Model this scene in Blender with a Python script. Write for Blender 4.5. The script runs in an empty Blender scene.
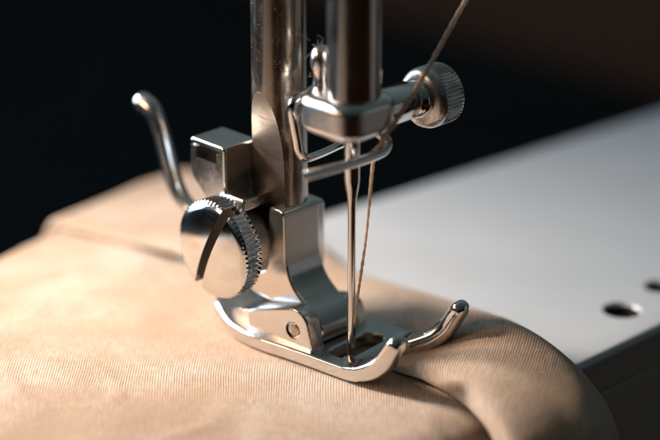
import bpy, bmesh, math, random
from mathutils import Vector, Matrix, noise
from math import sin, cos, pi, radians, sqrt, atan2

random.seed(7)
S = bpy.context.scene
COL = S.collection
S.unit_settings.system = 'METRIC'
S.unit_settings.scale_length = 0.001          # everything below is in millimetres
S.unit_settings.length_unit = 'MILLIMETERS'

# ------------------------------------------------------------------ helpers
def empty(name, loc, label, cat, group=None):
    o = bpy.data.objects.new(name, None)
    COL.objects.link(o)
    o.location = loc
    o.empty_display_size = 2
    tag(o, label, cat, group)
    return o

def tag(o, label=None, cat=None, group=None, kind=None):
    if label: o['label'] = label
    if cat: o['category'] = cat
    if group: o['group'] = group
    if kind: o['kind'] = kind
    return o

def smooth(me, ang=35):
    for p in me.polygons:
        p.use_smooth = True
    me.set_sharp_from_angle(angle=radians(ang))

def mk(name, bm, mat, parent=None, ang=35, bevel=0, seg=3, normals=True, bang=30, clamp=True):
    """link a bmesh as one mesh object; world coordinates are moved under the parent"""
    if normals:
        bmesh.ops.recalc_face_normals(bm, faces=bm.faces)
    me = bpy.data.meshes.new(name)
    bm.to_mesh(me); bm.free()
    o = bpy.data.objects.new(name, me)
    COL.objects.link(o)
    if mat: me.materials.append(mat)
    if parent:
        me.transform(Matrix.Translation(-parent.location))
        o.parent = parent
    smooth(me, ang)
    if bevel:
        b = o.modifiers.new('bevel', 'BEVEL')
        b.width = bevel; b.segments = seg; b.limit_method = 'ANGLE'
        b.angle_limit = radians(bang); b.harden_normals = True
        b.use_clamp_overlap = clamp
    return o

def bake(o):
    dg = bpy.context.evaluated_depsgraph_get()
    me = bpy.data.meshes.new_from_object(o.evaluated_get(dg))
    old = o.data
    o.modifiers.clear()
    o.data = me
    me.name = o.name
    bpy.data.meshes.remove(old)
    return o

def cut(o, cutters):
    """subtract bmeshes (world coordinates) from object o, then drop the cutters"""
    tmp = []
    for bm in cutters:
        c = mk('cutter', bm, None)
        if o.parent:
            c.location = (0, 0, 0)
        m = o.modifiers.new('cut', 'BOOLEAN')
        m.operation = 'DIFFERENCE'; m.solver = 'EXACT'; m.object = c
        tmp.append(c)
    bpy.context.view_layer.update()
    bake(o)
    a = o.data.attributes.get('custom_normal')
    if a: o.data.attributes.remove(a)
    for c in tmp:
        me = c.data
        bpy.data.objects.remove(c); bpy.data.meshes.remove(me)
    return o

def add_bevel(o, w, seg=3, ang=30):
    b = o.modifiers.new('bevel', 'BEVEL')
    b.width = w; b.segments = seg; b.limit_method = 'ANGLE'
    b.angle_limit = radians(ang); b.harden_normals = True
    return o

def round_poly(pts, n=6):
    """pts: (x, y, r) -> 2D outline with rounded corners"""
    out = []
    N = len(pts)
    for i in range(N):
        p = Vector(pts[i][:2]); r = pts[i][2] if len(pts[i]) > 2 else 0
        a = Vector(pts[i-1][:2]); b = Vector(pts[(i+1) % N][:2])
        if r <= 0:
            out.append(p); continue
        d1 = (a-p); d2 = (b-p)
        l1, l2 = d1.length, d2.length
        d1.normalize(); d2.normalize()
        t = min(r, l1*.48, l2*.48)
        for k in range(n+1):
            u = k/n
            q = (1-u)**2*(p+d1*t) + 2*u*(1-u)*p + u*u*(p+d2*t)
            out.append(q)
    return out

def prism(bm, poly, lo, hi, axis='y', n=6):
    P = round_poly(poly, n)
    def f(a, b, c):
        return {'y': (a, c, b), 'z': (a, b, c), 'x': (c, a, b)}[axis]
    A = [bm.verts.new(f(p[0], p[1], lo)) for p in P]
    B = [bm.verts.new(f(p[0], p[1], hi)) for p in P]
    bm.faces.new(A); bm.faces.new(B[::-1])
    N = len(P)
    for i in range(N):
        bm.faces.new((A[i], B[i], B[(i+1) % N], A[(i+1) % N]))
    return bm

def box(bm, x0, x1, y0, y1, z0, z1):
    return prism(bm, [(x0, y0), (x1, y0), (x1, y1), (x0, y1)], z0, z1, 'z')

def lathe(bm, prof, org, axis, seg=96, mod=None):
    """prof: (radius, t) along axis from org; closed on the axis at both ends"""
    ax = Vector(axis).normalized()
    e1 = ax.orthogonal().normalized(); e2 = ax.cross(e1)
    org = Vector(org)
    rings = []
    for (r, t) in prof:
        if r < 1e-6:
            rings.append([bm.verts.new(org+ax*t)])
        else:
            ring = []
            for k in range(seg):
                a = 2*pi*k/seg
                rr = r*(mod(k, t) if mod else 1)
                ring.append(bm.verts.new(org+ax*t+e1*rr*cos(a)+e2*rr*sin(a)))
            rings.append(ring)
    for A, B in zip(rings, rings[1:]):
        for k in range(seg):
            j = (k+1) % seg
            if len(A) == 1 and len(B) == 1: continue
            if len(A) == 1: bm.faces.new((A[0], B[k], B[j]))
            elif len(B) == 1: bm.faces.new((A[k], B[0], A[j]))
            else: bm.faces.new((A[k], B[k], B[j], A[j]))
    return bm

def cr(P, u):
    """Catmull-Rom through the list of Vectors, u in 0..len-1"""
    n = len(P)
    i = min(int(u), n-2); t = u-i
    p0 = P[max(i-1, 0)]; p1 = P[i]; p2 = P[i+1]; p3 = P[min(i+2, n-1)]
    return 0.5*((2*p1)+(p2-p0)*t+(2*p0-5*p1+4*p2-p3)*t*t+(3*p1-p0-3*p2+p3)*t*t*t)

def curve_pts(ctrl, n):
    P = [Vector(c) for c in ctrl]
    return [cr(P, (len(P)-1)*k/n) for k in range(n+1)]

def tube(bm, pts, rad, seg=16, sx=1.0, rnd=True, mod=None):
    """sweep a circle along pts; rad is a number or a function of 0..1"""
    pts = [Vector(p) for p in pts]
    n = len(pts)
    rf = rad if callable(rad) else (lambda u: rad)
    t = (pts[1]-pts[0]).normalized()
    e = t.orthogonal().normalized()
    rings = []
    stops = []
    for i in range(n):
        t2 = (pts[min(i+1, n-1)]-pts[max(i-1, 0)]).normalized()
        e = (e-t2*e.dot(t2)).normalized()
        stops.append((pts[i], t2, e.copy(), rf(i/(n-1))))
    seq = []
    if rnd:
        p, t0, e0, r0 = stops[0]
        for k in range(1, 5):
            a = pi/2*k/5
            seq.append((p-t0*r0*cos(a), t0, e0, r0*sin(a)))
    seq += stops
    if rnd:
        p, t0, e0, r0 = stops[-1]
        for k in range(4, 0, -1):
            a = pi/2*k/5
            seq.append((p+t0*r0*cos(a), t0, e0, r0*sin(a)))
    for i, (p, t0, e0, r) in enumerate(seq):
        f = t0.cross(e0)
        ring = []
        for k in range(seg):
            a = 2*pi*k/seg
            m = mod(i/len(seq), a) if mod else 1
            ring.append(bm.verts.new(p+e0*r*sx*m*cos(a)+f*r*m*sin(a)))
        rings.append(ring)
    for A, B in zip(rings, rings[1:]):
        for k in range(seg):
            j = (k+1) % seg
            bm.faces.new((A[k], A[j], B[j], B[k]))
    bm.faces.new(rings[0][::-1]); bm.faces.new(rings[-1])
    return bm

def sstep(a, b, x):
    t = max(0, min(1, (x-a)/(b-a))); return t*t*(3-2*t)

# ------------------------------------------------------------------ materials
class NT:
    def __init__(s, name):
        s.m = bpy.data.materials.new(name); s.m.use_nodes = True
        s.t = s.m.node_tree; s.n = s.t.nodes; s.l = s.t.links
        s.b = s.n['Principled BSDF']
    def add(s, typ, **kw):
        n = s.n.new(typ)
        for k, v in kw.items():
            if k in n.inputs: n.inputs[k].default_value = v
            else: setattr(n, k, v)
        return n
    def link(s, a, b): s.l.new(a, b)
    def math(s, op, a, b=None, c=None):
        n = s.n.new('ShaderNodeMath'); n.operation = op
        for i, v in enumerate((a, b, c)):
            if v is None: continue
            if isinstance(v, (int, float)): n.inputs[i].default_value = v
            else: s.l.new(v, n.inputs[i])
        return n.outputs[0]
    def ramp(s, fac, stops):
        r = s.n.new('ShaderNodeValToRGB')
        el = r.color_ramp.elements
        while len(el) < len(stops): el.new(0.5)
        for e, (p, c) in zip(el, stops):
            e.position = p
            e.color = (*c, 1) if len(c) == 3 else c
        s.l.new(fac, r.inputs[0])
        return r.outputs[0]
    def mapr(s, v, a, b, c, d):
        n = s.n.new('ShaderNodeMapRange')
        for i, x in enumerate((a, b, c, d)): n.inputs[i+1].default_value = x
        s.l.new(v, n.inputs[0]); return n.outputs[0]

def metal(name, col, rough, bump=.02, grain=(1, 1, 1), grain_scale=3.0, specks=0, speck_col=(.3, .18, .08), var=.5):
    k = NT(name)
    tc = k.add('ShaderNodeTexCoord')
    mp = k.add('ShaderNodeMapping'); mp.inputs['Scale'].default_value = grain
    k.link(tc.outputs['Object'], mp.inputs['Vector'])
    n1 = k.add('ShaderNodeTexNoise', Scale=grain_scale, Detail=6.0, Roughness=.65)
    k.link(mp.outputs[0], n1.inputs['Vector'])
    n2 = k.add('ShaderNodeTexNoise', Scale=.35, Detail=4.0, Roughness=.6)
    k.link(tc.outputs['Object'], n2.inputs['Vector'])
    n3 = k.add('ShaderNodeTexNoise', Scale=14.0, Detail=3.0, Roughness=.7)
    k.link(tc.outputs['Object'], n3.inputs['Vector'])
    smear = k.mapr(n2.outputs[0], .35, .7, 1-var, 1+var*1.3)
    fine = k.mapr(n1.outputs[0], .3, .7, .75, 1.3)
    ro = k.math('MULTIPLY', k.math('MULTIPLY', smear, fine), rough)
    base = k.ramp(n2.outputs[0], [(.3, tuple(c*.95 for c in col)), (.65, col)])
    h = k.math('ADD', k.math('MULTIPLY', n1.outputs[0], 1.0), k.math('MULTIPLY', n3.outputs[0], .35))
    if specks:
        v = k.add('ShaderNodeTexVoronoi', Scale=4.2, feature='F1', Randomness=1.0)
        k.link(tc.outputs['Object'], v.inputs['Vector'])
        n4 = k.add('ShaderNodeTexNoise', Scale=.6, Detail=3.0)
        k.link(tc.outputs['Object'], n4.inputs['Vector'])
        thr = k.mapr(n4.outputs[0], .42, .62, .05, .05+specks)
        pit = k.math('LESS_THAN', v.outputs['Distance'], thr)
        mx = k.add('ShaderNodeMix', data_type='RGBA')
        k.link(pit, mx.inputs[0]); k.link(base, mx.inputs[6])
        mx.inputs[7].default_value = (*speck_col, 1)
        base = mx.outputs[2]
        h = k.math('SUBTRACT', h, k.math('MULTIPLY', pit, 1.2))
        ro = k.math('ADD', ro, k.math('MULTIPLY', pit, .25))
    k.link(base, k.b.inputs['Base Color'])
    k.b.inputs['Metallic'].default_value = 1.0
    k.link(ro, k.b.inputs['Roughness'])
    bp = k.add('ShaderNodeBump', Strength=1.0, Distance=bump)
    k.link(h, bp.inputs['Height'])
    k.link(bp.outputs[0], k.b.inputs['Normal'])
    return k.m

NICKEL = metal('bright nickel plate', (.78, .76, .73), .20, .005, var=.22)
CHROME = metal('polished chrome', (.77, .76, .74), .11, .0014, var=.25)
SATIN = metal('satin cast nickel', (.74, .71, .66), .19, .0016, grain_scale=2.2, var=.15)
BRUSHED = metal('brushed nickel face', (.66, .62, .56), .42, .006, grain_scale=6, var=.12)
STEEL = metal('ground steel bar', (.50, .42, .34), .22, .004, grain=(1, 1, .06), grain_scale=4, specks=.16, var=.2)
BRUSHEDTOP = metal('brushed foot top', (.62, .615, .60), .27, .003, grain=(.3, 1, 1), grain_scale=6, var=.2)
FACET = metal('dull milled face', (.17, .145, .125), .46, .005, grain=(.2, 1, 2), grain_scale=4, var=.15)
BARSTEEL = metal('polished steel bar', (.58, .53, .48), .20, .003, grain=(1, 1, .05), grain_scale=5, var=.15)
CAST = metal('cast clamp nickel', (.86, .84, .81), .12, .045, grain_scale=.5, var=.3)
FROST = metal('frosted knob', (.62, .60, .57), .30, .006, var=.15)
NEEDLE = metal('needle steel', (.74, .735, .72), .16, .002, grain=(1, 1, .05), grain_scale=6)
WIRE = metal('bright wire', (.76, .75, .73), .13, .003)

def fabric_mat(name, light, dark, scale=1.0):
    k = NT(name)
    uv = k.add('ShaderNodeUVMap'); uv.uv_map = 'UVMap'
    # a little wander so that the yarns are not ruler straight
    nz = k.add('ShaderNodeTexNoise', Scale=.05, Detail=1.0)
    k.link(uv.outputs[0], nz.inputs['Vector'])
    nf = k.add('ShaderNodeTexNoise', Scale=1.1, Detail=2.0)
    k.link(uv.outputs[0], nf.inputs['Vector'])
    sp = k.add('ShaderNodeSeparateXYZ'); k.link(uv.outputs[0], sp.inputs[0])
    u, v = sp.outputs[0], sp.outputs[1]
    wob = k.math('ADD', k.math('MULTIPLY', k.math('SUBTRACT', nz.outputs[0], .5), 1.6),
                 k.math('MULTIPLY', k.math('SUBTRACT', nf.outputs[0], .5), .17))
    diag = k.math('ADD', k.math('MULTIPLY', k.math('ADD', u, v), .7071), wob)
    cross = k.math('ADD', k.math('MULTIPLY', k.math('SUBTRACT', u, v), .7071), wob)
    pitch = .28*scale
    ph = k.math('MULTIPLY', diag, 2*pi/pitch)
    rib = k.math('MULTIPLY_ADD', k.math('COSINE', ph), .5, .5)
    # stitches of the yarn along each rib, staggered from rib to rib
    idx = k.math('FLOOR', k.math('DIVIDE', diag, pitch))
    ph2 = k.math('ADD', k.math('MULTIPLY', cross, 2*pi/(pitch*1.05)), k.math('MULTIPLY', idx, 2.1))
    yarn = k.math('MULTIPLY_ADD', k.math('COSINE', ph2), .5, .5)
    hgt = k.math('ADD', k.math('MULTIPLY', rib, .38), k.math('MULTIPLY', k.math('MULTIPLY', rib, yarn), 1.1))
    fz = k.add('ShaderNodeTexNoise', Scale=9.0, Detail=5.0, Roughness=.75)
    k.link(uv.outputs[0], fz.inputs['Vector'])
    hgt2 = k.math('ADD', hgt, k.math('MULTIPLY', fz.outputs[0], 2.1))
    bp = k.add('ShaderNodeBump', Strength=.65, Distance=.05*scale)
    k.link(bp.outputs[0], k.b.inputs['Normal'])
    # yarn colour varies from thread to thread and in soft patches
    pn = k.add('ShaderNodeTexNoise', Scale=.06, Detail=5.0, Roughness=.62)
    k.link(uv.outputs[0], pn.inputs['Vector'])
    cb = k.add('ShaderNodeCombineXYZ')
    k.link(k.math('MULTIPLY', diag, 1/pitch*.9), cb.inputs[0]); k.link(k.math('MULTIPLY', cross, .55), cb.inputs[1])
    yn = k.add('ShaderNodeTexNoise', Scale=1.0, Detail=3.0, Roughness=.75)
    k.link(cb.outputs[0], yn.inputs['Vector'])
    k.link(k.math('ADD', hgt2, k.math('MULTIPLY', yn.outputs[0], .9)), bp.inputs['Height'])
    f = k.math('ADD', k.math('MULTIPLY', pn.outputs[0], .70),
               k.math('ADD', k.math('MULTIPLY', yn.outputs[0], .48), k.math('MULTIPLY', hgt, .12)))
    c = k.ramp(f, [(.58, dark), (.84, light)])
    k.link(c, k.b.inputs['Base Color'])
    k.b.inputs['Roughness'].default_value = .85
    k.b.inputs['Specular IOR Level'].default_value = .2
    k.b.inputs['Sheen Weight'].default_value = .25
    k.b.inputs['Sheen Roughness'].default_value = .4
    k.b.inputs['Sheen Tint'].default_value = (1, .85, .7, 1)
    return k.m

CLOTH = fabric_mat('beige twill cotton', (.64, .545, .46), (.44, .305, .21))

def plain(name, col, rough, spec=.5, nscale=.05, amt=.15, bump=0):
    k = NT(name)
    tc = k.add('ShaderNodeTexCoord')
    n = k.add('ShaderNodeTexNoise', Scale=nscale, Detail=5.0, Roughness=.6)
    k.link(tc.outputs['Object'], n.inputs['Vector'])
    c = k.ramp(n.outputs[0], [(.3, tuple(x*(1-amt) for x in col)), (.7, col)])
    k.link(c, k.b.inputs['Base Color'])
    k.link(k.mapr(n.outputs[0], .3, .7, rough*.85, rough*1.2), k.b.inputs['Roughness'])
    k.b.inputs['Specular IOR Level'].default_value = spec
    if bump:
        n2 = k.add('ShaderNodeTexNoise', Scale=2.5, Detail=4.0)
        k.link(tc.outputs['Object'], n2.inputs['Vector'])
        bp = k.add('ShaderNodeBump', Strength=1.0, Distance=bump)
        k.link(n2.outputs[0], bp.inputs['Height']); k.link(bp.outputs[0], k.b.inputs['Normal'])
    return k.m

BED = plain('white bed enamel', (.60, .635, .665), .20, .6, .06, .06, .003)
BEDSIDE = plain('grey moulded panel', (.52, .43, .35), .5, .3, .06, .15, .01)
HOLE_SHADE = plain('painted recess shade', (.02, .02, .02), .6)  # shade inside the bed holes, put into the colour
MARK = plain('red printed mark', (.45, .10, .06), .5)
TABLE = plain('dark blue-grey tabletop', (.003, .004, .0045), .6, .04, .01, .4)
FLOORB = plain('brown wooden floor', (.22, .055, .014), .6, .2, .006, .5)
SLOT_SHADE = plain('painted slot shade', (.05, .035, .02), .6)  # darkness of the screw slot painted onto its inner faces as shade

def thread_mat():
    k = NT('tan sewing thread')
    tc = k.add('ShaderNodeTexCoord')
    n = k.add('ShaderNodeTexNoise', Scale=6.0, Detail=4.0)
    k.link(tc.outputs['Object'], n.inputs['Vector'])
    c = k.ramp(n.outputs[0], [(.3, (.66, .50, .37)), (.7, (.88, .72, .57))])
    k.link(c, k.b.inputs['Base Color'])
    k.b.inputs['Roughness'].default_value = .8
    k.b.inputs['Sheen Weight'].default_value = .4
    tr = k.add('ShaderNodeBsdfTranslucent'); k.link(c, tr.inputs['Color'])
    mx = k.add('ShaderNodeMixShader'); mx.inputs[0].default_value = .42
    k.link(k.b.outputs[0], mx.inputs[1]); k.link(tr.outputs[0], mx.inputs[2])
    k.link(mx.outputs[0], k.n['Material Output'].inputs['Surface'])
    return k.m
THREAD = thread_mat()
LINT = plain('grey lint', (.42, .33, .26), .9, .1)

# ------------------------------------------------------------------ presser bar (milled flat on its left side)
BX, BY, BR = -12.2, 1.2, 3.05
def presser_bar():
    bm = bmesh.new()
    zs = [6+13*i/10 for i in range(11)] + [19+9.9*i/60 for i in range(1, 61)] + [30, 35, 45, 60, 80]
    arcN, chN = 110, 22
    rings = []
    for z in zs:
        dm = 1.30
        if z <= 19: dpt = dm
        else: dpt = dm*max(0.0, 1-((z-19)/9.75)**2)
        c = (BR-dpt)/BR
        half = math.acos(max(-1, min(1, c)))
        ring = []
        a0 = -pi/2+half; a1 = 1.5*pi-half
        for k in range(arcN+1):
            a = a0+(a1-a0)*k/arcN
            ring.append((BX+BR*cos(a), BY+BR*sin(a)))
        xl, xr = ring[-1][0], ring[0][0]
        for k in range(1, chN):
            u = k/chN
            if half > 1e-4: ring.append((xl+(xr-xl)*u, BY-BR+dpt))
            else: ring.append((BX+1e-4*(u-.5), BY-BR))
        rings.append([bm.verts.new((x, y, z)) for x, y in ring])
    n = len(rings[0])
    for A, B in zip(rings, rings[1:]):
        for k in range(n):
            j = (k+1) % n
            bm.faces.new((A[k], A[j], B[j], B[k]))
    bm.faces.new(rings[0][::-1]); bm.faces.new(rings[-1])
    bmesh.ops.remove_doubles(bm, verts=bm.verts, dist=2e-4)
    o = mk('presser_bar', bm, STEEL, ang=14)
    o.data.materials.append(FACET)
    for p in o.data.polygons:
        if p.center.z < 28.6 and p.normal.y < -.9 and abs(p.normal.x) < .01: p.material_index = 1
    return tag(o, 'thick speckled brown steel bar on the left with a flat pointed facet ground into it', 'presser bar')
presser_bar()

# ------------------------------------------------------------------ presser foot shank (clamps on the bar)
shank = empty('presser_foot_shank', (-12.2, 1.2, 2),
              'silver metal shank block clamped round the left bar, carrying a bent lever and the foot', 'presser shank')
bm = bmesh.new()
# rear jaw with its stepped lower shelf
prism(bm, [(-20.7, 22.2, .6), (-20.7, 17.5, 1.2), (-19.2, 16.3, 1.2), (-18.0, 15.0, .8), (-17.5, 9, .8), (-14.8, 8.4, .6), (-14.2, 9.6, .5), (-14.2, 15.3, .3), (-12.0, 15.5, .3),
           (-12.0, 16.9, .4), (-14.98, 16.9, .4), (-14.98, 22.2, .6)], -4.5, .35)
rear = mk('rear_jaw', bm, SATIN, shank, bevel=.34, seg=4, bang=60, clamp=False)
nb = bmesh.new(); box(nb, -19.6, -16.3, -5, -.8, 20.0, 21.5)
nc = bmesh.new(); box(nc, -21.5, -15.6, -5, -3.9, 21.22, 21.56)
def shift(bm_, off):
    bmesh.ops.translate(bm_, verts=bm_.verts, vec=off); return bm_
# the cutters are moved into the jaw's own space
for c_ in (nb, nc): shift(c_, (0, 0, 0))
bpy.context.view_layer.update()
cut(rear, [nb, nc]); smooth(rear.data, 40); b2 = rear.modifiers.new('lips', 'BEVEL'); b2.width = .09; b2.segments = 2; b2.limit_method = 'ANGLE'; b2.angle_limit = radians(55)
wn = rear.modifiers.new('normals', 'WEIGHTED_NORMAL'); wn.keep_sharp = True; wn.weight = 100

def front_profile(x0):
    return [(-11.3, 15.7, .8), (-8.7, 15.7, .8), (-8.62, 9.6, 1.2), (-7.6, 7.2, 1.5), (-5.4, 5.55, 1.5), (-3.9, 4.9, 1.0), (-2.75, 3.6, .9),
            (-2.75, 1.75, .8), (-8.3, 1.75, .8), (-10.5, 4.3, .8), (-14.4, 4.6, .6), (-14.6, 6.4, .6), (-11.3, 8.3, 1.0)]
bm = bmesh.new()
prism(bm, front_profile(0), -1.62, 3.85, 'y', 8)
fj = mk('front_jaw', bm, SATIN, shank, bevel=.36, seg=4, bang=60, clamp=False)
fj.data.materials.append(BRUSHED)
for p in fj.data.polygons:
    if p.normal.x > .97 and p.center.z+2 > 9: p.material_index = 1
bm = bmesh.new()      # web that joins the jaws behind the bar
prism(bm, [(-19.5, 15.0, .5), (-9.6, 15.0, .5), (-9.6, 7.0, .5), (-18, 7.0, .5)], 3.2, 5.6, 'y')
mk('rear_web', bm, SATIN, shank, bevel=.3)
bm = bmesh.new()      # bent lever
lv = curve_pts([(-16.5, 1.0, 10.6), (-20.0, .2, 10.6), (-23.6, -.7, 11.0), (-25.6, -1.0, 11.7), (-27.2, -1.0, 13.4), (-28.2, -1.0, 15.8), (-29.1, -1.0, 18.5), (-30.2, -1.0, 20.9), (-31.2, -1.0, 22.0), (-32.6, -1.0, 22.4)], 110)
tube(bm, lv, lambda u: 1.02+.16*max(0, (u-.82)/.18), 24)
mk('bent_lever', bm, NICKEL, shank, ang=60)

# ------------------------------------------------------------------ thumb screw
TX, TZ = -13.9, 11.45
thumb = empty('thumb_screw', (TX, -1.8, TZ),
              'large knurled thumb screw with a wide slanted slot in its round head', 'thumb screw')
bm = bmesh.new()
R = 5.62
NT_ = 62
def kn(k, t):
    return 1.0
prof = [(0, 0), (3.0, 0), (4.9, .05), (5.35, .2)]
ts = [.35, .5, .9, 1.4, 1.9, 2.2, 2.35]
prof += [(R, t) for t in ts]
prof += [(5.40, 2.55), (5.1, 2.68)]
for i in range(13):
    a = (1-i/12)
    prof.append((5.05*a, 2.72+.62*(1-a*a)))
def knm(k, t):
    if t < .3 or t > 2.5: return 1.0
    fade = min(1, (t-.3)/.25, (2.5-t)/.25)
    w = (k % 6)/6
    tri = abs(2*w-1)
    return 1-.042*fade*(1-tri)**.8
lathe(bm, prof, (TX, -5.0, TZ), (0, -1, 0), NT_*6, knm)
head = mk('knurled_head', bm, CHROME, thumb, ang=28)
sl = bmesh.new()
box(sl, -8, 8, -1.0, 1.5, -.58, .58)
M = Matrix.Translation((TX, -8.05, TZ)) @ Matrix.Rotation(radians(-64.5), 4, 'Y')
bmesh.ops.transform(sl, matrix=M, verts=sl.verts)
cut(head, [sl]); smooth(head.data, 28)
head.data.materials.append(SLOT_SHADE)
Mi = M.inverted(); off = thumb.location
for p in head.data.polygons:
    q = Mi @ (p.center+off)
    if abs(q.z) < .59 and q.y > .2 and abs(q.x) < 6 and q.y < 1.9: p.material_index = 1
bm = bmesh.new()
lathe(bm, [(0, -.0), (3.1, 0), (3.4, .22), (3.4, 2.8), (3.2, 3.05), (2.6, 3.1), (2.6, 3.8), (0, 3.8)], (TX, -5.05, TZ), (0, 1, 0), 80)
mk('collar', bm, BRUSHED, thumb, ang=50)

# ------------------------------------------------------------------ presser foot (turned about five degrees)
YAW = radians(5)
foot = empty('presser_foot', (0, 1.9, .12),
             'shiny metal presser foot with two upturned ski toes resting on the beige fabric', 'presser foot')
foot.rotation_euler = (0, 0, YAW)
def fmk(name, bm, mat, **kw):          # geometry given in the foot's own axes
    o = mk(name, bm, mat, None, **kw)
    o.parent = foot
    return o
half = [(-19.6, -1.6, 1.2), (-18.6, -4.0, 1.6), (-15.2, -5.6, 1.8), (-10.5, -6.45, 3), (-5, -6.1, 2.5), (2, -6.1, 2), (4.6, -6.1, .9), (4.6, -2.7, .9), (3.3, -2.2, .7), (3.2, -1.2, .4)]
outline = half + [(x, -y, r) for x, y, r in half[::-1]]
bm = bmesh.new()
prism(bm, outline, 0, 1.55, 'z', 8)
plate = mk('foot_plate', bm, CHROME)
so = bmesh.new()
prism(so, [(-1.7, -4.2, 1.2), (1.15, -4.2, 1.2), (1.15, 3.0, 1.2), (-1.7, 3.0, 1.2)], -1, 3, 'z', 6)
cut(plate, [so])
add_bevel(plate, .42, 5, 40); bake(plate)
bm = bmesh.new(); bm.from_mesh(plate.data)
for i in range(0, 80):
    x = -19.4+i*.4
    bmesh.ops.bisect_plane(bm, geom=bm.verts[:]+bm.edges[:]+bm.faces[:], plane_co=(x, 0, 0), plane_no=(1, 0, 0), dist=1e-5)
bmesh.ops.triangulate(bm, faces=[f for f in bm.faces if len(f.verts) > 4])
TR, TA, T0 = 7.6, radians(60), 1.7
def foot_bend(v):
    x, y, t = v
    if x > T0:
        a = min((x-T0)/TR, TA)
        cx = T0+TR*sin(a); cz = TR*(1-cos(a))
        ex = (x-T0)-TR*a
        cx += ex*cos(a); cz += ex*sin(a)
        tt = (t-.775)*(1+.50*sstep(T0, T0+7, x))*(1-max(0, (x-11.0)/1.7)**2*.5)+.775
        return Vector((cx-tt*sin(a), y, cz+tt*cos(a)))
    z = t
    if x < -12.5:
        z += ((-12.5-x)/7)**2*1.9
    return Vector((x, y, z))
for v in bm.verts: v.co = foot_bend(v.co)
bm.to_mesh(plate.data); bm.free()
ca_ = plate.data.attributes.get('custom_normal')
if ca_: plate.data.attributes.remove(ca_)
smooth(plate.data, 38)
plate.data.materials.append(BRUSHEDTOP)
for p in plate.data.polygons:
    if p.normal.z > .9: p.material_index = 1
wn = plate.modifiers.new('normals', 'WEIGHTED_NORMAL'); wn.keep_sharp = True; wn.weight = 80
plate.parent = foot

def ski_toe(sgn):
    L0, L1, n, seg = .6, 12.5, 90, 56
    bm = bmesh.new(); rings = []
    for i in range(n+1):
        u = i/n
        Le = L1+(.5 if sgn > 0 else 0)
        x = L0+(Le-L0)*(1-(1-u)**1.35)
        q = sstep(2, 12, x)
        w = 1.78*(1-q)+1.12*q                    # half width
        t = .80+.36*sstep(2.0, 6.5, x)-.22*sstep(7.5, 12, x)           # half thickness
        e = max(0, (x-(Le-1.3))/1.3)
        k = sqrt(max(0, 1-e*e))**.9
        g = sstep(.6, 3.6, x)
        w *= max(k, .02)*(.955+.045*g); t *= max(k, .02)*(.93+.07*g)
        yc = sgn*(4.36+(.5 if sgn < 0 else 1.5)*sstep(2, 12, x))
        ex = 4.5-1.9*sstep(2.5, 8, x)            # squarish at the plate, round at the tip
        ring = []
        for m in range(seg):
            a = 2*pi*m/seg
            ca, sa = cos(a), sin(a)
            py = math.copysign(abs(ca)**(2/ex), ca)*w
            pz = math.copysign(abs(sa)**(2/ex), sa)*t
            a2 = min(max(0, (x-T0)/TR), TA)
            cx = x if x < T0 else T0+TR*sin(a2)+((x-T0)-TR*a2)*cos(a2)
            cz = 0 if x < T0 else TR*(1-cos(a2))+((x-T0)-TR*a2)*sin(a2)
            h = .80+pz
            ring.append(bm.verts.new((cx-h*sin(a2), yc+py, cz+h*cos(a2))))
        rings.append(ring)
    for A, B in zip(rings, rings[1:]):
        for m in range(seg):
            j = (m+1) % seg
            bm.faces.new((A[m], A[j], B[j], B[m]))
    bm.faces.new(rings[0][::-1]); bm.faces.new(rings[-1])
    return fmk('ski_toe', bm, CHROME, ang=70)
ski_toe(-1); ski_toe(1)

def ear(y0, y1, low=0):
    bm = bmesh.new()
    prism(bm, [(-10.5, .9, .4), (-10.5, 3.3, 1.0), (-5.6, 4.5, 1.8), (-4.3, 3.9, 1.4), (-3.3, .9, .4)] if low else [(-12.3, .9, .4), (-12.3, 4.0, 1.0), (-5.2, 6.15, 2.0), (-3.7, 5.3, 1.6), (-2.6, .9, .4)], y0, y1, 'y', 8)
    return fmk('hinge_ear', bm, NICKEL, bevel=.3, seg=4, bang=60, clamp=False)
e1 = ear(-5.35, -3.2)
e2 = ear(3.4, 5.2, 1)
hh = []
bm = bmesh.new(); lathe(bm, [(0, -6.2), (1.02, -6.2), (1.02, -4.6), (0, -4.6)], (-5.55, 0, 3.35), (0, 1, 0), 48)
e1.parent = None; bake(e1); bpy.context.view_layer.update()
cut(e1, [bm]); smooth(e1.data, 35); e1.parent = foot
bm = bmesh.new()
lathe(bm, [(0, -5.27), (.68, -5.27), (.78, -5.2), (.78, 5.2), (.68, 5.27), (0, 5.27)], (-5.55, 0, 3.35), (0, 1, 0), 40)
pin = fmk('hinge_pin', bm, STEEL, ang=40); pin.parent = e1
bm = bmesh.new()      # cross rib behind the ears
prism(bm, [(-17.2, 1.4, .2), (-15.5, 2.5, .9), (-12.8, 3.0, .7), (-12.0, 1.4, .2)], -3.6, 3.6, 'y', 6)
fmk('cross_rib', bm, NICKEL, bevel=.35, seg=4, bang=50)

# ------------------------------------------------------------------ needle bar
bm = bmesh.new()
NX, NY = .2, .1
lathe(bm, [(0, 30.5), (2.45, 30.5), (2.84, 30.95), (2.84, 40), (2.84, 80), (0, 80)], (NX, NY, 0), (0, 0, 1), 128)
tag(mk('needle_bar', bm, BARSTEEL, ang=30), 'smooth steel needle bar hanging at top centre above the needle clamp', 'needle bar')

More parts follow.
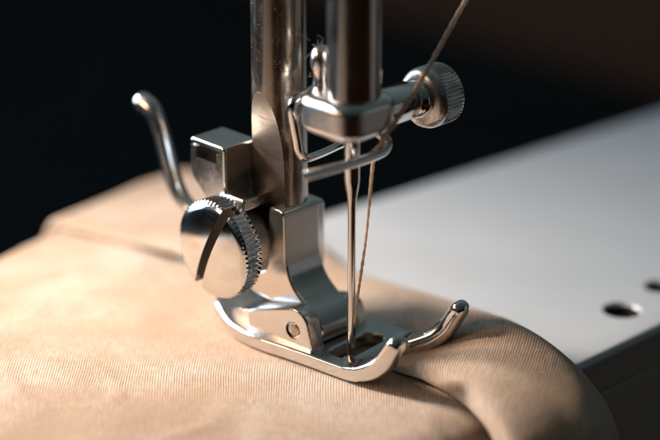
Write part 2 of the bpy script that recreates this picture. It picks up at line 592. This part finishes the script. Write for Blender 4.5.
# ------------------------------------------------------------------ needle clamp
clamp = empty('needle_clamp', (NX, NY, 26.6),
              'shiny rounded clamp block at the lower end of the needle bar, with wire thread guides', 'needle clamp')
bm = bmesh.new()
prism(bm, [(-5.3, -3.7, 3.0), (3.2, -3.9, 3.0), (3.2, 4.3, 2.4), (-5.3, 3.6, 2.6)], 26.55, 30.85, 'z', 10)
blk = mk('clamp_block', bm, CAST, clamp, bevel=1.15, seg=7, bang=60, clamp=False)
bm = bmesh.new()
lathe(bm, [(0, 3.2), (2.1, 3.2), (2.1, 7.8), (1.9, 8.1), (0, 8.2)], (.55, 0, 28.5), (0, 1, 0), 72)
mk('screw_boss', bm, CHROME, clamp, ang=40)
# left wire loop
bm = bmesh.new()
wl = curve_pts([(-3.2, 2.2, 31.0), (-4.1, .6, 31.1), (-4.3, -1.6, 30.75), (-4.3, -3.9, 30.25), (-4.35, -4.45, 29.6), (-4.3, -4.3, 28), (-4.3, -3.8, 25.6), (-4.3, -3.45, 24.1), (-4.25, -2.7, 23.35), (-4.2, -1.2, 23.25), (-4.1, 1.6, 23.5), (-3.6, 3.4, 24.2), (-2.6, 3.6, 26.8)], 110)
wl = [p+Vector((-1.7, 1.7, -.8)) for p in wl]
tube(bm, wl, .54, 14, .8)
mk('wire_loop', bm, WIRE, clamp, ang=60)
bm = bmesh.new()
gr = curve_pts([(2.0, -8.7, 24.7), (2.0, -6, 24.55), (2.0, -2, 24.3), (2.0, 1.2, 24.25), (1.95, 2.9, 24.45), (1.6, 3.7, 25.1), (.9, 3.4, 25.9), (.1, 2.6, 26.8)], 80)
tube(bm, gr, .54, 20, 1, rnd=False)
mk('guide_rod', bm, WIRE, clamp, ang=50, bevel=.12, seg=2, bang=60)
bm = bmesh.new()
lathe(bm, [(0, 30.2), (.95, 30.2), (.95, 31.6), (.8, 32.1), (.92, 32.7), (1.12, 33.4), (1.16, 34.3), (1.0, 35.1), (.62, 35.6), (0, 35.75)], (-4.7, .2, -.5), (0, 0, 1), 40)
mk('guide_stud', bm, NICKEL, clamp, ang=50)

# ------------------------------------------------------------------ needle clamp screw
cs = empty('needle_clamp_screw', (.55, 11, 28.2),
           'small finely ridged screw knob on the right end of the needle clamp', 'clamp screw')
bm = bmesh.new()
def km(k, t):
    if t < 1.0 or t > 3.6: return 1.0
    f = min(1, (t-1.0)/.3, (3.6-t)/.3)
    w = (k % 6)/6
    return 1-.05*f*(1-abs(2*w-1))
lathe(bm, [(0, 0), (2.2, 0), (2.8, .12), (3.2, .45), (3.35, .85), (3.38, 1.0), (3.38, 1.3), (3.38, 2), (3.38, 2.8), (3.38, 3.3), (3.34, 3.6), (3.1, 3.85), (2.4, 4.0), (0, 4.05)],
      (.55, 9.7, 28.1), (0, 1, 0), 50*6, km)
mk('ridged_knob', bm, FROST, cs, ang=30)
bm = bmesh.new()
lathe(bm, [(0, 0), (1.25, 0), (1.25, .5), (1.75, .75), (2.05, 1.25), (2.05, 1.7), (1.8, 2.2), (0, 2.3)], (.55, 7.75, 28.25), (0, 1, 0), 60)
mk('neck', bm, CHROME, cs, ang=60)

# ------------------------------------------------------------------ needle
bm = bmesh.new()
lathe(bm, [(0, -1.6), (.12, -1.4), (.30, .2), (.40, 1.8), (.47, 3.0), (.49, 5.0), (.46, 6.4), (.43, 8), (.43, 18.4), (.5, 19.2), (.72, 20.6), (.82, 21.4), (.82, 27.2), (0, 27.2)], (.05, 0, 0), (0, 0, 1), 40)
nd = mk('needle', bm, NEEDLE, ang=40)
eye = bmesh.new()
prism(eye, [(-.17, 3.3, .15), (.17, 3.3, .15), (.17, 5.1, .15), (-.17, 5.1, .15)], -2, 2, 'x', 4)
bpy.context.view_layer.update()
cut(nd, [eye]); smooth(nd.data, 40)
tag(nd, 'thin upright steel sewing needle passing down through the slot of the foot', 'needle')

# ------------------------------------------------------------------ thread
def twist(amp, n, ph=0):
    return lambda u, a: 1+amp*cos(2*a-n*2*pi*u+ph)
bm = bmesh.new()
th = curve_pts([(5.5, 30.0, 58.0), (4.6, 20.0, 47.0), (4.0, 12.98, 39.2), (3.95, 6.7, 32.3), (3.7, 2.8, 28.2), (3.1, 1.6, 26.6), (2.2, 2.2, 25.3), (1.25, 2.45, 24.5), (1.05, 2.2, 23.3), (1.0, 1.15, 14.5), (.85, .1, 8.0), (.75, -.05, 6.2), (.5, 0, 4.9), (.1, 0, 4.2), (-.4, 0, 3.2), (-.3, 0, 0.2)], 520)
tube(bm, th, lambda u: .25-.10*sstep(.45, .6, u), 12, 1, mod=lambda u, a: 1+.15*cos(2*a-230*pi*u)+.12*noise.noise(Vector((u*70, a*.4, 2))))
for _ in range(200):                     # loose fibres standing off the yarn
    p = th[random.randint(30, 470)]
    d = Vector((random.gauss(0, 1), random.gauss(0, 1), random.gauss(0, 1))).normalized()
    e = Vector((random.gauss(0, 1), random.gauss(0, 1), random.gauss(0, 1))).normalized()
    L = random.uniform(.25, .7)
    tube(bm, curve_pts([p, p+d*L*.5+e*.1, p+d*L*.7+e*L*.5], 4), .013, 4, rnd=False)
tag(mk('sewing_thread', bm, THREAD, ang=80), 'tan twisted thread running from top right down to the needle eye', 'thread')
# lint caught on the clamp
bm = bmesh.new()
for _ in range(20):
    p = Vector((-4.7+random.gauss(0, .6), .2+random.gauss(0, .7), random.choice([30.8, 32.8, 34.6, 35.2])+random.gauss(0, .5)))
    d = Vector((random.gauss(0, 1), random.gauss(0, 1), random.gauss(.3, 1))).normalized()
    e = Vector((random.gauss(0, 1), random.gauss(0, 1), random.gauss(0, 1))).normalized()
    L = random.uniform(.6, 1.5)
    tube(bm, curve_pts([p, p+d*L*.4+e*.3, p+d*L*.6+e*L*.5, p+d*L*.5+e*L*.9], 7), .018, 4, rnd=False)
tag(mk('lint_fibres', bm, LINT, clamp, ang=80), kind='stuff')

# ------------------------------------------------------------------ fabric
fab = empty('fabric', (0, 0, 0), 'beige twill fabric lying under the foot, its folded edge rolling over to the right', 'fabric')


def grid_obj(name, fn, nu, nv, mat, uvfn, thick=0):
    bm = bmesh.new()
    V = [[bm.verts.new(fn(i/nu, j/nv)) for j in range(nv+1)] for i in range(nu+1)]
    uvl = bm.loops.layers.uv.new('UVMap')
    for i in range(nu):
        for j in range(nv):
            f = bm.faces.new((V[i][j], V[i+1][j], V[i+1][j+1], V[i][j+1]))
            for lp, (a, b) in zip(f.loops, ((i, j), (i+1, j), (i+1, j+1), (i, j+1))):
                lp[uvl].uv = uvfn(a, b)
    o = mk(name, bm, mat, fab, ang=180, normals=False)
    if thick:
        m = o.modifiers.new('thickness', 'SOLIDIFY'); m.thickness = thick; m.offset = -1
    return o

# base layer: lies on the bed, bends down over the rear and the front edge
def base_xyz(s, y):
    """s: distance along the cloth from the needle line towards the front"""
    rear, front = -50.0+ (y+10)*-.19, 15.0
    z = 0.0; x = s
    R1 = 3.5
    if s < rear:
        d = rear-s; a = min(d/R1, 1.45)
        x = rear-R1*sin(a)-max(0, d-R1*1.45)*cos(1.45); z = -R1*(1-cos(a))-max(0, d-R1*1.45)*sin(1.45)
    R2 = 7.0
    if s > front:
        d = s-front; a = min(d/R2, 1.3)
        x = front+R2*sin(a)+max(0, d-R2*1.3)*cos(1.3); z = -R2*(1-cos(a))-max(0, d-R2*1.3)*sin(1.3)
    n = noise.noise(Vector((s*.045, y*.05, 1.7)))*.9 + noise.noise(Vector((s*.13, y*.12, 5.1)))*.22
    # flat under and near the foot
    dx = max(-22-s, 0, s-6); dy = max(-7-y, 0, y-9)
    dist = sqrt(dx*dx+dy*dy)
    z += n*sstep(0, 16, dist)
    z += .10*sstep(.3, 3.5, dist)*(1-sstep(3.5, 12, dist))-.06
    q = Vector((s*.07+y*.05, y*.10-s*.03, 9.2))
    rdg = 1-abs(noise.noise(q)*1.9)
    z += .55*max(0, rdg-.62)**1.3*sstep(3, 12, dist)
    # swell along the left, where the cloth is bunched a little
    z += 1.2*math.exp(-((s+20)/16)**2-((y+26)/10)**2)
    # slips under the folded layer
    z -= 1.3*sstep(3.0, 8.0, y)
    return Vector((x, y, z))
S0, S1, Y0, Y1 = -66, 46, -145, 13
NU, NV = 240, 320
grid_obj('base_layer', lambda u, v: base_xyz(S0+(S1-S0)*u, Y0+(Y1-Y0)*v), NU, NV, CLOTH,
         lambda a, b: (S0+(S1-S0)*a/NU, Y0+(Y1-Y0)*b/NV), thick=.5)

# folded upper layer: stations from the rear edge (left) to the drape (right);
# each one runs tuck, lower edge, rolled edge, mid, crest, far side, far tuck
ST = [
 [(-61, 4.0, -19), (-61, 3.0, -19), (-61, 3.4, -18.5), (-61.5, 12, -18.5), (-62, 20, -18.5), (-62, 26, -18.5), (-62, 27, -19)],
 [(-59, 4.0, -8), (-59, 2.6, -8), (-59.3, 3.0, -7.2), (-60, 12, -7.2), (-61, 20, -7.2), (-61, 26, -7.2), (-61, 27, -8)],
 [(-55, 4.2, -1.0), (-55.2, 1.9, -1.0), (-55.5, 2.4, .1), (-56.5, 12, .1), (-57.5, 20, .1), (-57.5, 26, 0), (-57.5, 27, -1)],
 [(-51, 4.6, -.2), (-51, 2.2, -.1), (-51, 2.9, .62), (-51, 12, .66), (-51, 20, .66), (-51, 25, .6), (-51, 26, -1)],
 [(-44, 6.0, -.2), (-44, 3.9, -.1), (-44, 4.7, .62), (-44, 13, .66), (-44, 20, .66), (-43, 24.5, .6), (-43, 25.5, -1)],
 [(-36, 8.6, -.2), (-36, 6.6, -.1), (-36, 7.4, .62), (-36, 13, .66), (-36, 19, .66), (-35, 23.5, .6), (-35, 24.5, -1)],
 [(-26, 8.4, -.2), (-26, 6.4, -.1), (-26, 7.2, .8), (-26, 12, .9), (-26, 17, .9), (-26, 20.5, .5), (-26, 21.5, -1)],
 [(-17, 6.4, -.2), (-17, 4.4, -.15), (-17, 5.2, .0), (-17, 9.5, .3), (-17, 14, .9), (-17, 17.5, .5), (-17, 18.5, -1)],
 [(-8, 4.4, -.2), (-8, 2.4, -.15), (-8, 3.2, -.04), (-8, 8.6, .1), (-8, 14, 1.2), (-8.5, 18.2, .6), (-8.5, 19.4, -1)],
 [(1, 3.4, -.2), (1, 1.3, -.15), (1, 2.2, -.03), (1, 7.8, .05), (.5, 13.5, 2.2), (-1, 18.8, .8), (-1, 20.2, -1)],
 [(6.0, 3.4, .0), (5.6, 1.3, .15), (5.9, 1.9, .62), (7.2, 7.2, 2.0), (6.6, 13.2, 3.7), (6, 18.4, 1.2), (6, 20.0, -1)],
 [(11, 3.2, .1), (10.8, 1.0, .25), (11.7, 1.5, 1.5), (12.6, 7.2, 3.6), (13, 13.2, 4.1), (13, 17.8, .66), (13, 19.2, -1)],
 [(16.4, 2.6, .2), (16.6, -.3, .35), (18.8, -.2, 1.7), (19.4, 5.8, 3.2), (19.8, 12, 2.9), (19.5, 16.8, -1.0), (18, 18, -3)],
 [(20.4, .8, -.5), (21.8, -2.4, -.4), (24.2, -2.3, .6), (25.2, 4.6, 1.2), (25.4, 11.2, .3), (23.6, 16, -4), (21, 16.5, -7)],
 [(23, -1.0, -3.3), (25.4, -4.6, -3.2), (27.6, -4.5, -2.4), (29.2, 3, -2.2), (29, 10, -3.6), (26, 14.8, -8), (22.5, 15, -11)],
 [(23.5, -2.6, -10), (25.6, -5.8, -10), (28, -6, -9.5), (31.4, 1.4, -8.5), (31, 8.6, -10.5), (27.6, 13.6, -15), (23.5, 14, -18)],
 [(24, -4, -24), (26, -7.2, -24), (28.5, -7.4, -24), (30, -.8, -24), (29, 6, -25), (26.4, 11.5, -27), (24, 13, -28)],
]
STV = []
for row in ST:
    q = [Vector(p) for p in row]
    e, m = q[2], q[3]
    k = .35 if e.x < 4 else 1.0                # thicker roll where the layer leaves the foot
    q[1] = q[1]+Vector((0, .7*k, 0))
    e2 = e+Vector((0, -.35*k, -.25*k))
    sh = e+(m-e)*.14+Vector((0, .25*k, .75*k if e.x > 4 else .05))
    STV.append([q[0], q[1], e2, sh]+q[3:])
def fold_xyz(u, v):
    # finer sampling near the rolled edge
    vv = 4.0*v/.42 if v < .42 else 4.0+3.0*(v-.42)/.58
    row = [cr(r, vv) for r in STV]
    p = cr(row, u*(len(STV)-1))
    w = sstep(.38, .55, v)*(1-sstep(.85, 1, v))
    p = p + Vector((0, 0, 1))*w*(noise.noise(Vector((p.x*.16, p.y*.16, 3.3)))*.22)*(1 if p.x > 8 or p.x < -24 else .1)
    return p
FU, FV = 340, 130
pts = [[fold_xyz(i/FU, j/FV) for j in range(FV+1)] for i in range(FU+1)]
mid = FV//2
su = [0.0]
for i in range(1, FU+1): su.append(su[-1]+(pts[i][mid]-pts[i-1][mid]).length)
def cum(i):
    c = [0.0]
    for j in range(1, FV+1): c.append(c[-1]+(pts[i][j]-pts[i][j-1]).length)
    return c
sv = [cum(i) for i in range(FU+1)]
grid_obj('folded_layer', lambda u, v: pts[round(u*FU)][round(v*FV)], FU, FV, CLOTH,
         lambda a, b: ((su[a]-62)*.8, sv[a][b]*.8), thick=0)

# stray fibres lying on the weave
bm = bmesh.new()
for _ in range(260):
    if random.random() < .75:
        sx, sy = random.uniform(-24, 14), random.uniform(-34, -1)
        p = base_xyz(sx, sy)
    else:
        i_, j_ = random.randint(int(FU*.62), int(FU*.76)), random.randint(int(FV*.3), int(FV*.62))
        p = pts[i_][j_].copy()
    p.z += .05
    a = random.uniform(0, 2*pi); L = random.uniform(.3, 1.0)
    d = Vector((cos(a), sin(a), random.uniform(-.05, .3)))
    e = Vector((random.gauss(0, .3), random.gauss(0, .3), random.uniform(0, .35)))
    tube(bm, curve_pts([p, p+d*L*.5+e*L*.6, p+d*L], 5), random.uniform(.010, .017), 4, rnd=False)
tag(mk('stray_fibres', bm, THREAD, fab, ang=80), kind='stuff')

# ------------------------------------------------------------------ sewing machine bed
bed = empty('sewing_machine_bed', (-10, 60, -40), 'white sewing machine bed with dark screw holes, behind and right of the fabric', 'sewing machine bed')
bm = bmesh.new()
prism(bm, [(16.6, -150, 1), (16.6, 150, 1), (-24, 150, 3), (-35.6, 24.5, 2), (-52, 22, 2), (-49, -150, 2)], -2.7, -1.15, 'z', 8)
top = mk('bed_top', bm, BED, bed, bevel=.7, seg=5, bang=50)
bake(top)
h1 = bmesh.new(); lathe(h1, [(0, -5.5), (2.1, -5.5), (2.1, -1.5), (2.3, -1.25), (2.5, 0), (0, 0)], (10.8, 34, 0), (0, 0, 1), 48)
h2 = bmesh.new(); lathe(h2, [(0, -5.5), (1.65, -5.5), (1.65, -1.5), (1.85, -1.25), (2.0, 0), (0, 0)], (9.7, 42.6, 0), (0, 0, 1), 48)
bpy.context.view_layer.update()
cut(top, [h1, h2]); smooth(top.data, 35)
top.data.materials.append(HOLE_SHADE)
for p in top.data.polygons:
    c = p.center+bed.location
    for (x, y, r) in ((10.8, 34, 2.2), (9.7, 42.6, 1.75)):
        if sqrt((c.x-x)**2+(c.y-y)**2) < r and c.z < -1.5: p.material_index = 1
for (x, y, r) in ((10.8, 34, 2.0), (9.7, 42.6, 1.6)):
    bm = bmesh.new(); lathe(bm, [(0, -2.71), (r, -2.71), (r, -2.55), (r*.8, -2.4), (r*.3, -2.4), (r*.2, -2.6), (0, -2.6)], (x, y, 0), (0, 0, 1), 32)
    mk('screw_hole', bm, HOLE_SHADE, bed)
bm = bmesh.new()
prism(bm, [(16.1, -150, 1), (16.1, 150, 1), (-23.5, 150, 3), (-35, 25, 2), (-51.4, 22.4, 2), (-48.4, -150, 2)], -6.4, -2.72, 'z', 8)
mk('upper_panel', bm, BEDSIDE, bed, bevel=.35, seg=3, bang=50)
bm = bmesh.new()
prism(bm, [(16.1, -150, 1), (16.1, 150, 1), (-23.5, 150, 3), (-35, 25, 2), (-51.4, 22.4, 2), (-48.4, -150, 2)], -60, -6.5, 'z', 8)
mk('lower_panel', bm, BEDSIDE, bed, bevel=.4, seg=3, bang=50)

# ------------------------------------------------------------------ table and floor
bm = bmesh.new()
prism(bm, [(120, -300, 10), (120, 252, 10), (-420, 242, 10), (-420, -300, 10)], -75, -60.1, 'z', 6)
tag(mk('tabletop', bm, TABLE, bevel=2), kind='structure')
bm = bmesh.new()
box(bm, -6000, 3000, -3000, 6000, -780, -760)
tag(mk('floor', bm, FLOORB), kind='structure')

# ------------------------------------------------------------------ camera
p_, a_, f_ = radians(22), radians(45), 2200.0
r_ = Vector((cos(a_), sin(a_), 0)); h_ = Vector((-sin(a_), cos(a_), 0))
d_ = cos(p_)*h_-sin(p_)*Vector((0, 0, 1)); u_ = r_.cross(d_)
C_ = Vector((0, 0, 1.5))-240*(d_+(351-330)/f_*r_-(350-220)/f_*u_)
cam = bpy.data.cameras.new('camera'); co = bpy.data.objects.new('camera', cam); COL.objects.link(co)
co.matrix_world = Matrix(((r_.x, u_.x, -d_.x, C_.x), (r_.y, u_.y, -d_.y, C_.y), (r_.z, u_.z, -d_.z, C_.z), (0, 0, 0, 1)))
cam.sensor_width = 36; cam.lens = 36*f_/660
cam.clip_start = 5; cam.clip_end = 20000
cam.dof.use_dof = True
cam.dof.focus_distance = 237
APER = 11.0                                    # aperture diameter in mm
cam.dof.aperture_fstop = 1e-3*cam.lens/APER
S.camera = co

# ------------------------------------------------------------------ light
def area(name, loc, target, sx, sy, power, col, spread=180):
    l = bpy.data.lights.new(name, 'AREA'); l.shape = 'RECTANGLE'; l.size = sx; l.size_y = sy
    l.energy = power; l.color = col; l.spread = radians(spread)
    o = bpy.data.objects.new(name, l); COL.objects.link(o)
    o.location = loc
    o.rotation_euler = (Vector(target)-Vector(loc)).to_track_quat('-Z', 'Y').to_euler()
    return o
# the warm lamp in the machine head, above and behind to the left
area('sewing_lamp', (-118, -50, 88), (-18, -10, 0), 26, 20, .88e5, (1.0, .845, .72), 70)
# added warm fill for the cloth and bars, behind the photographer's left shoulder
area('warm_fill', (-130, -250, 130), (-10, -40, 0), 90, 70, 2.1e5, (1.0, .64, .40))
# weak fill added on the operator's side to lift the front metal faces
area('front_fill', (270, 250, 0), (0, 0, 12), 200, 220, 2.0e4, (.95, .97, 1.0))
# daylight window, far to the left
area('window_light', (-290, -110, 95), (-10, 0, 0), 170, 210, 9.5e5, (.52, .74, 1.0))

w = bpy.data.worlds.new('World'); S.world = w; w.use_nodes = True
nt = w.node_tree; bg = nt.nodes['Background']
# dim room: dark below the horizon, a soft grey-green glow above it, stronger on the window side
def W(typ): return nt.nodes.new('ShaderNode'+typ)
tc = W('TexCoord'); sp = W('SeparateXYZ'); nt.links.new(tc.outputs['Generated'], sp.inputs[0])
def wmap(sock, a, b, c, d):
    m = W('MapRange'); m.interpolation_type = 'SMOOTHSTEP'
    for i, x in enumerate((a, b, c, d)): m.inputs[i+1].default_value = x
    nt.links.new(sock, m.inputs[0]); return m.outputs[0]
dt = W('VectorMath'); dt.operation = 'DOT_PRODUCT'; dt.inputs[1].default_value = (-.8, .25, 0)
nt.links.new(tc.outputs['Generated'], dt.inputs[0])
up = wmap(sp.outputs[2], -.05, .45, 0, 1); side = wmap(dt.outputs['Value'], -.7, .8, .18, 1)
mm = W('Math'); mm.operation = 'MULTIPLY'; nt.links.new(up, mm.inputs[0]); nt.links.new(side, mm.inputs[1])
rp = W('ValToRGB'); nt.links.new(mm.outputs[0], rp.inputs[0])
rp.color_ramp.elements[0].color = (.0008, .001, .0012, 1)
rp.color_ramp.elements[1].color = (.12, .16, .17, 1)
nt.links.new(rp.outputs[0], bg.inputs['Color']); bg.inputs['Strength'].default_value = 1.0

S.render.engine = 'CYCLES'
S.view_settings.view_transform = 'Standard'
S.view_settings.look = 'None'
S.view_settings.exposure = 0
S.render.resolution_x = 1024; S.render.resolution_y = 683
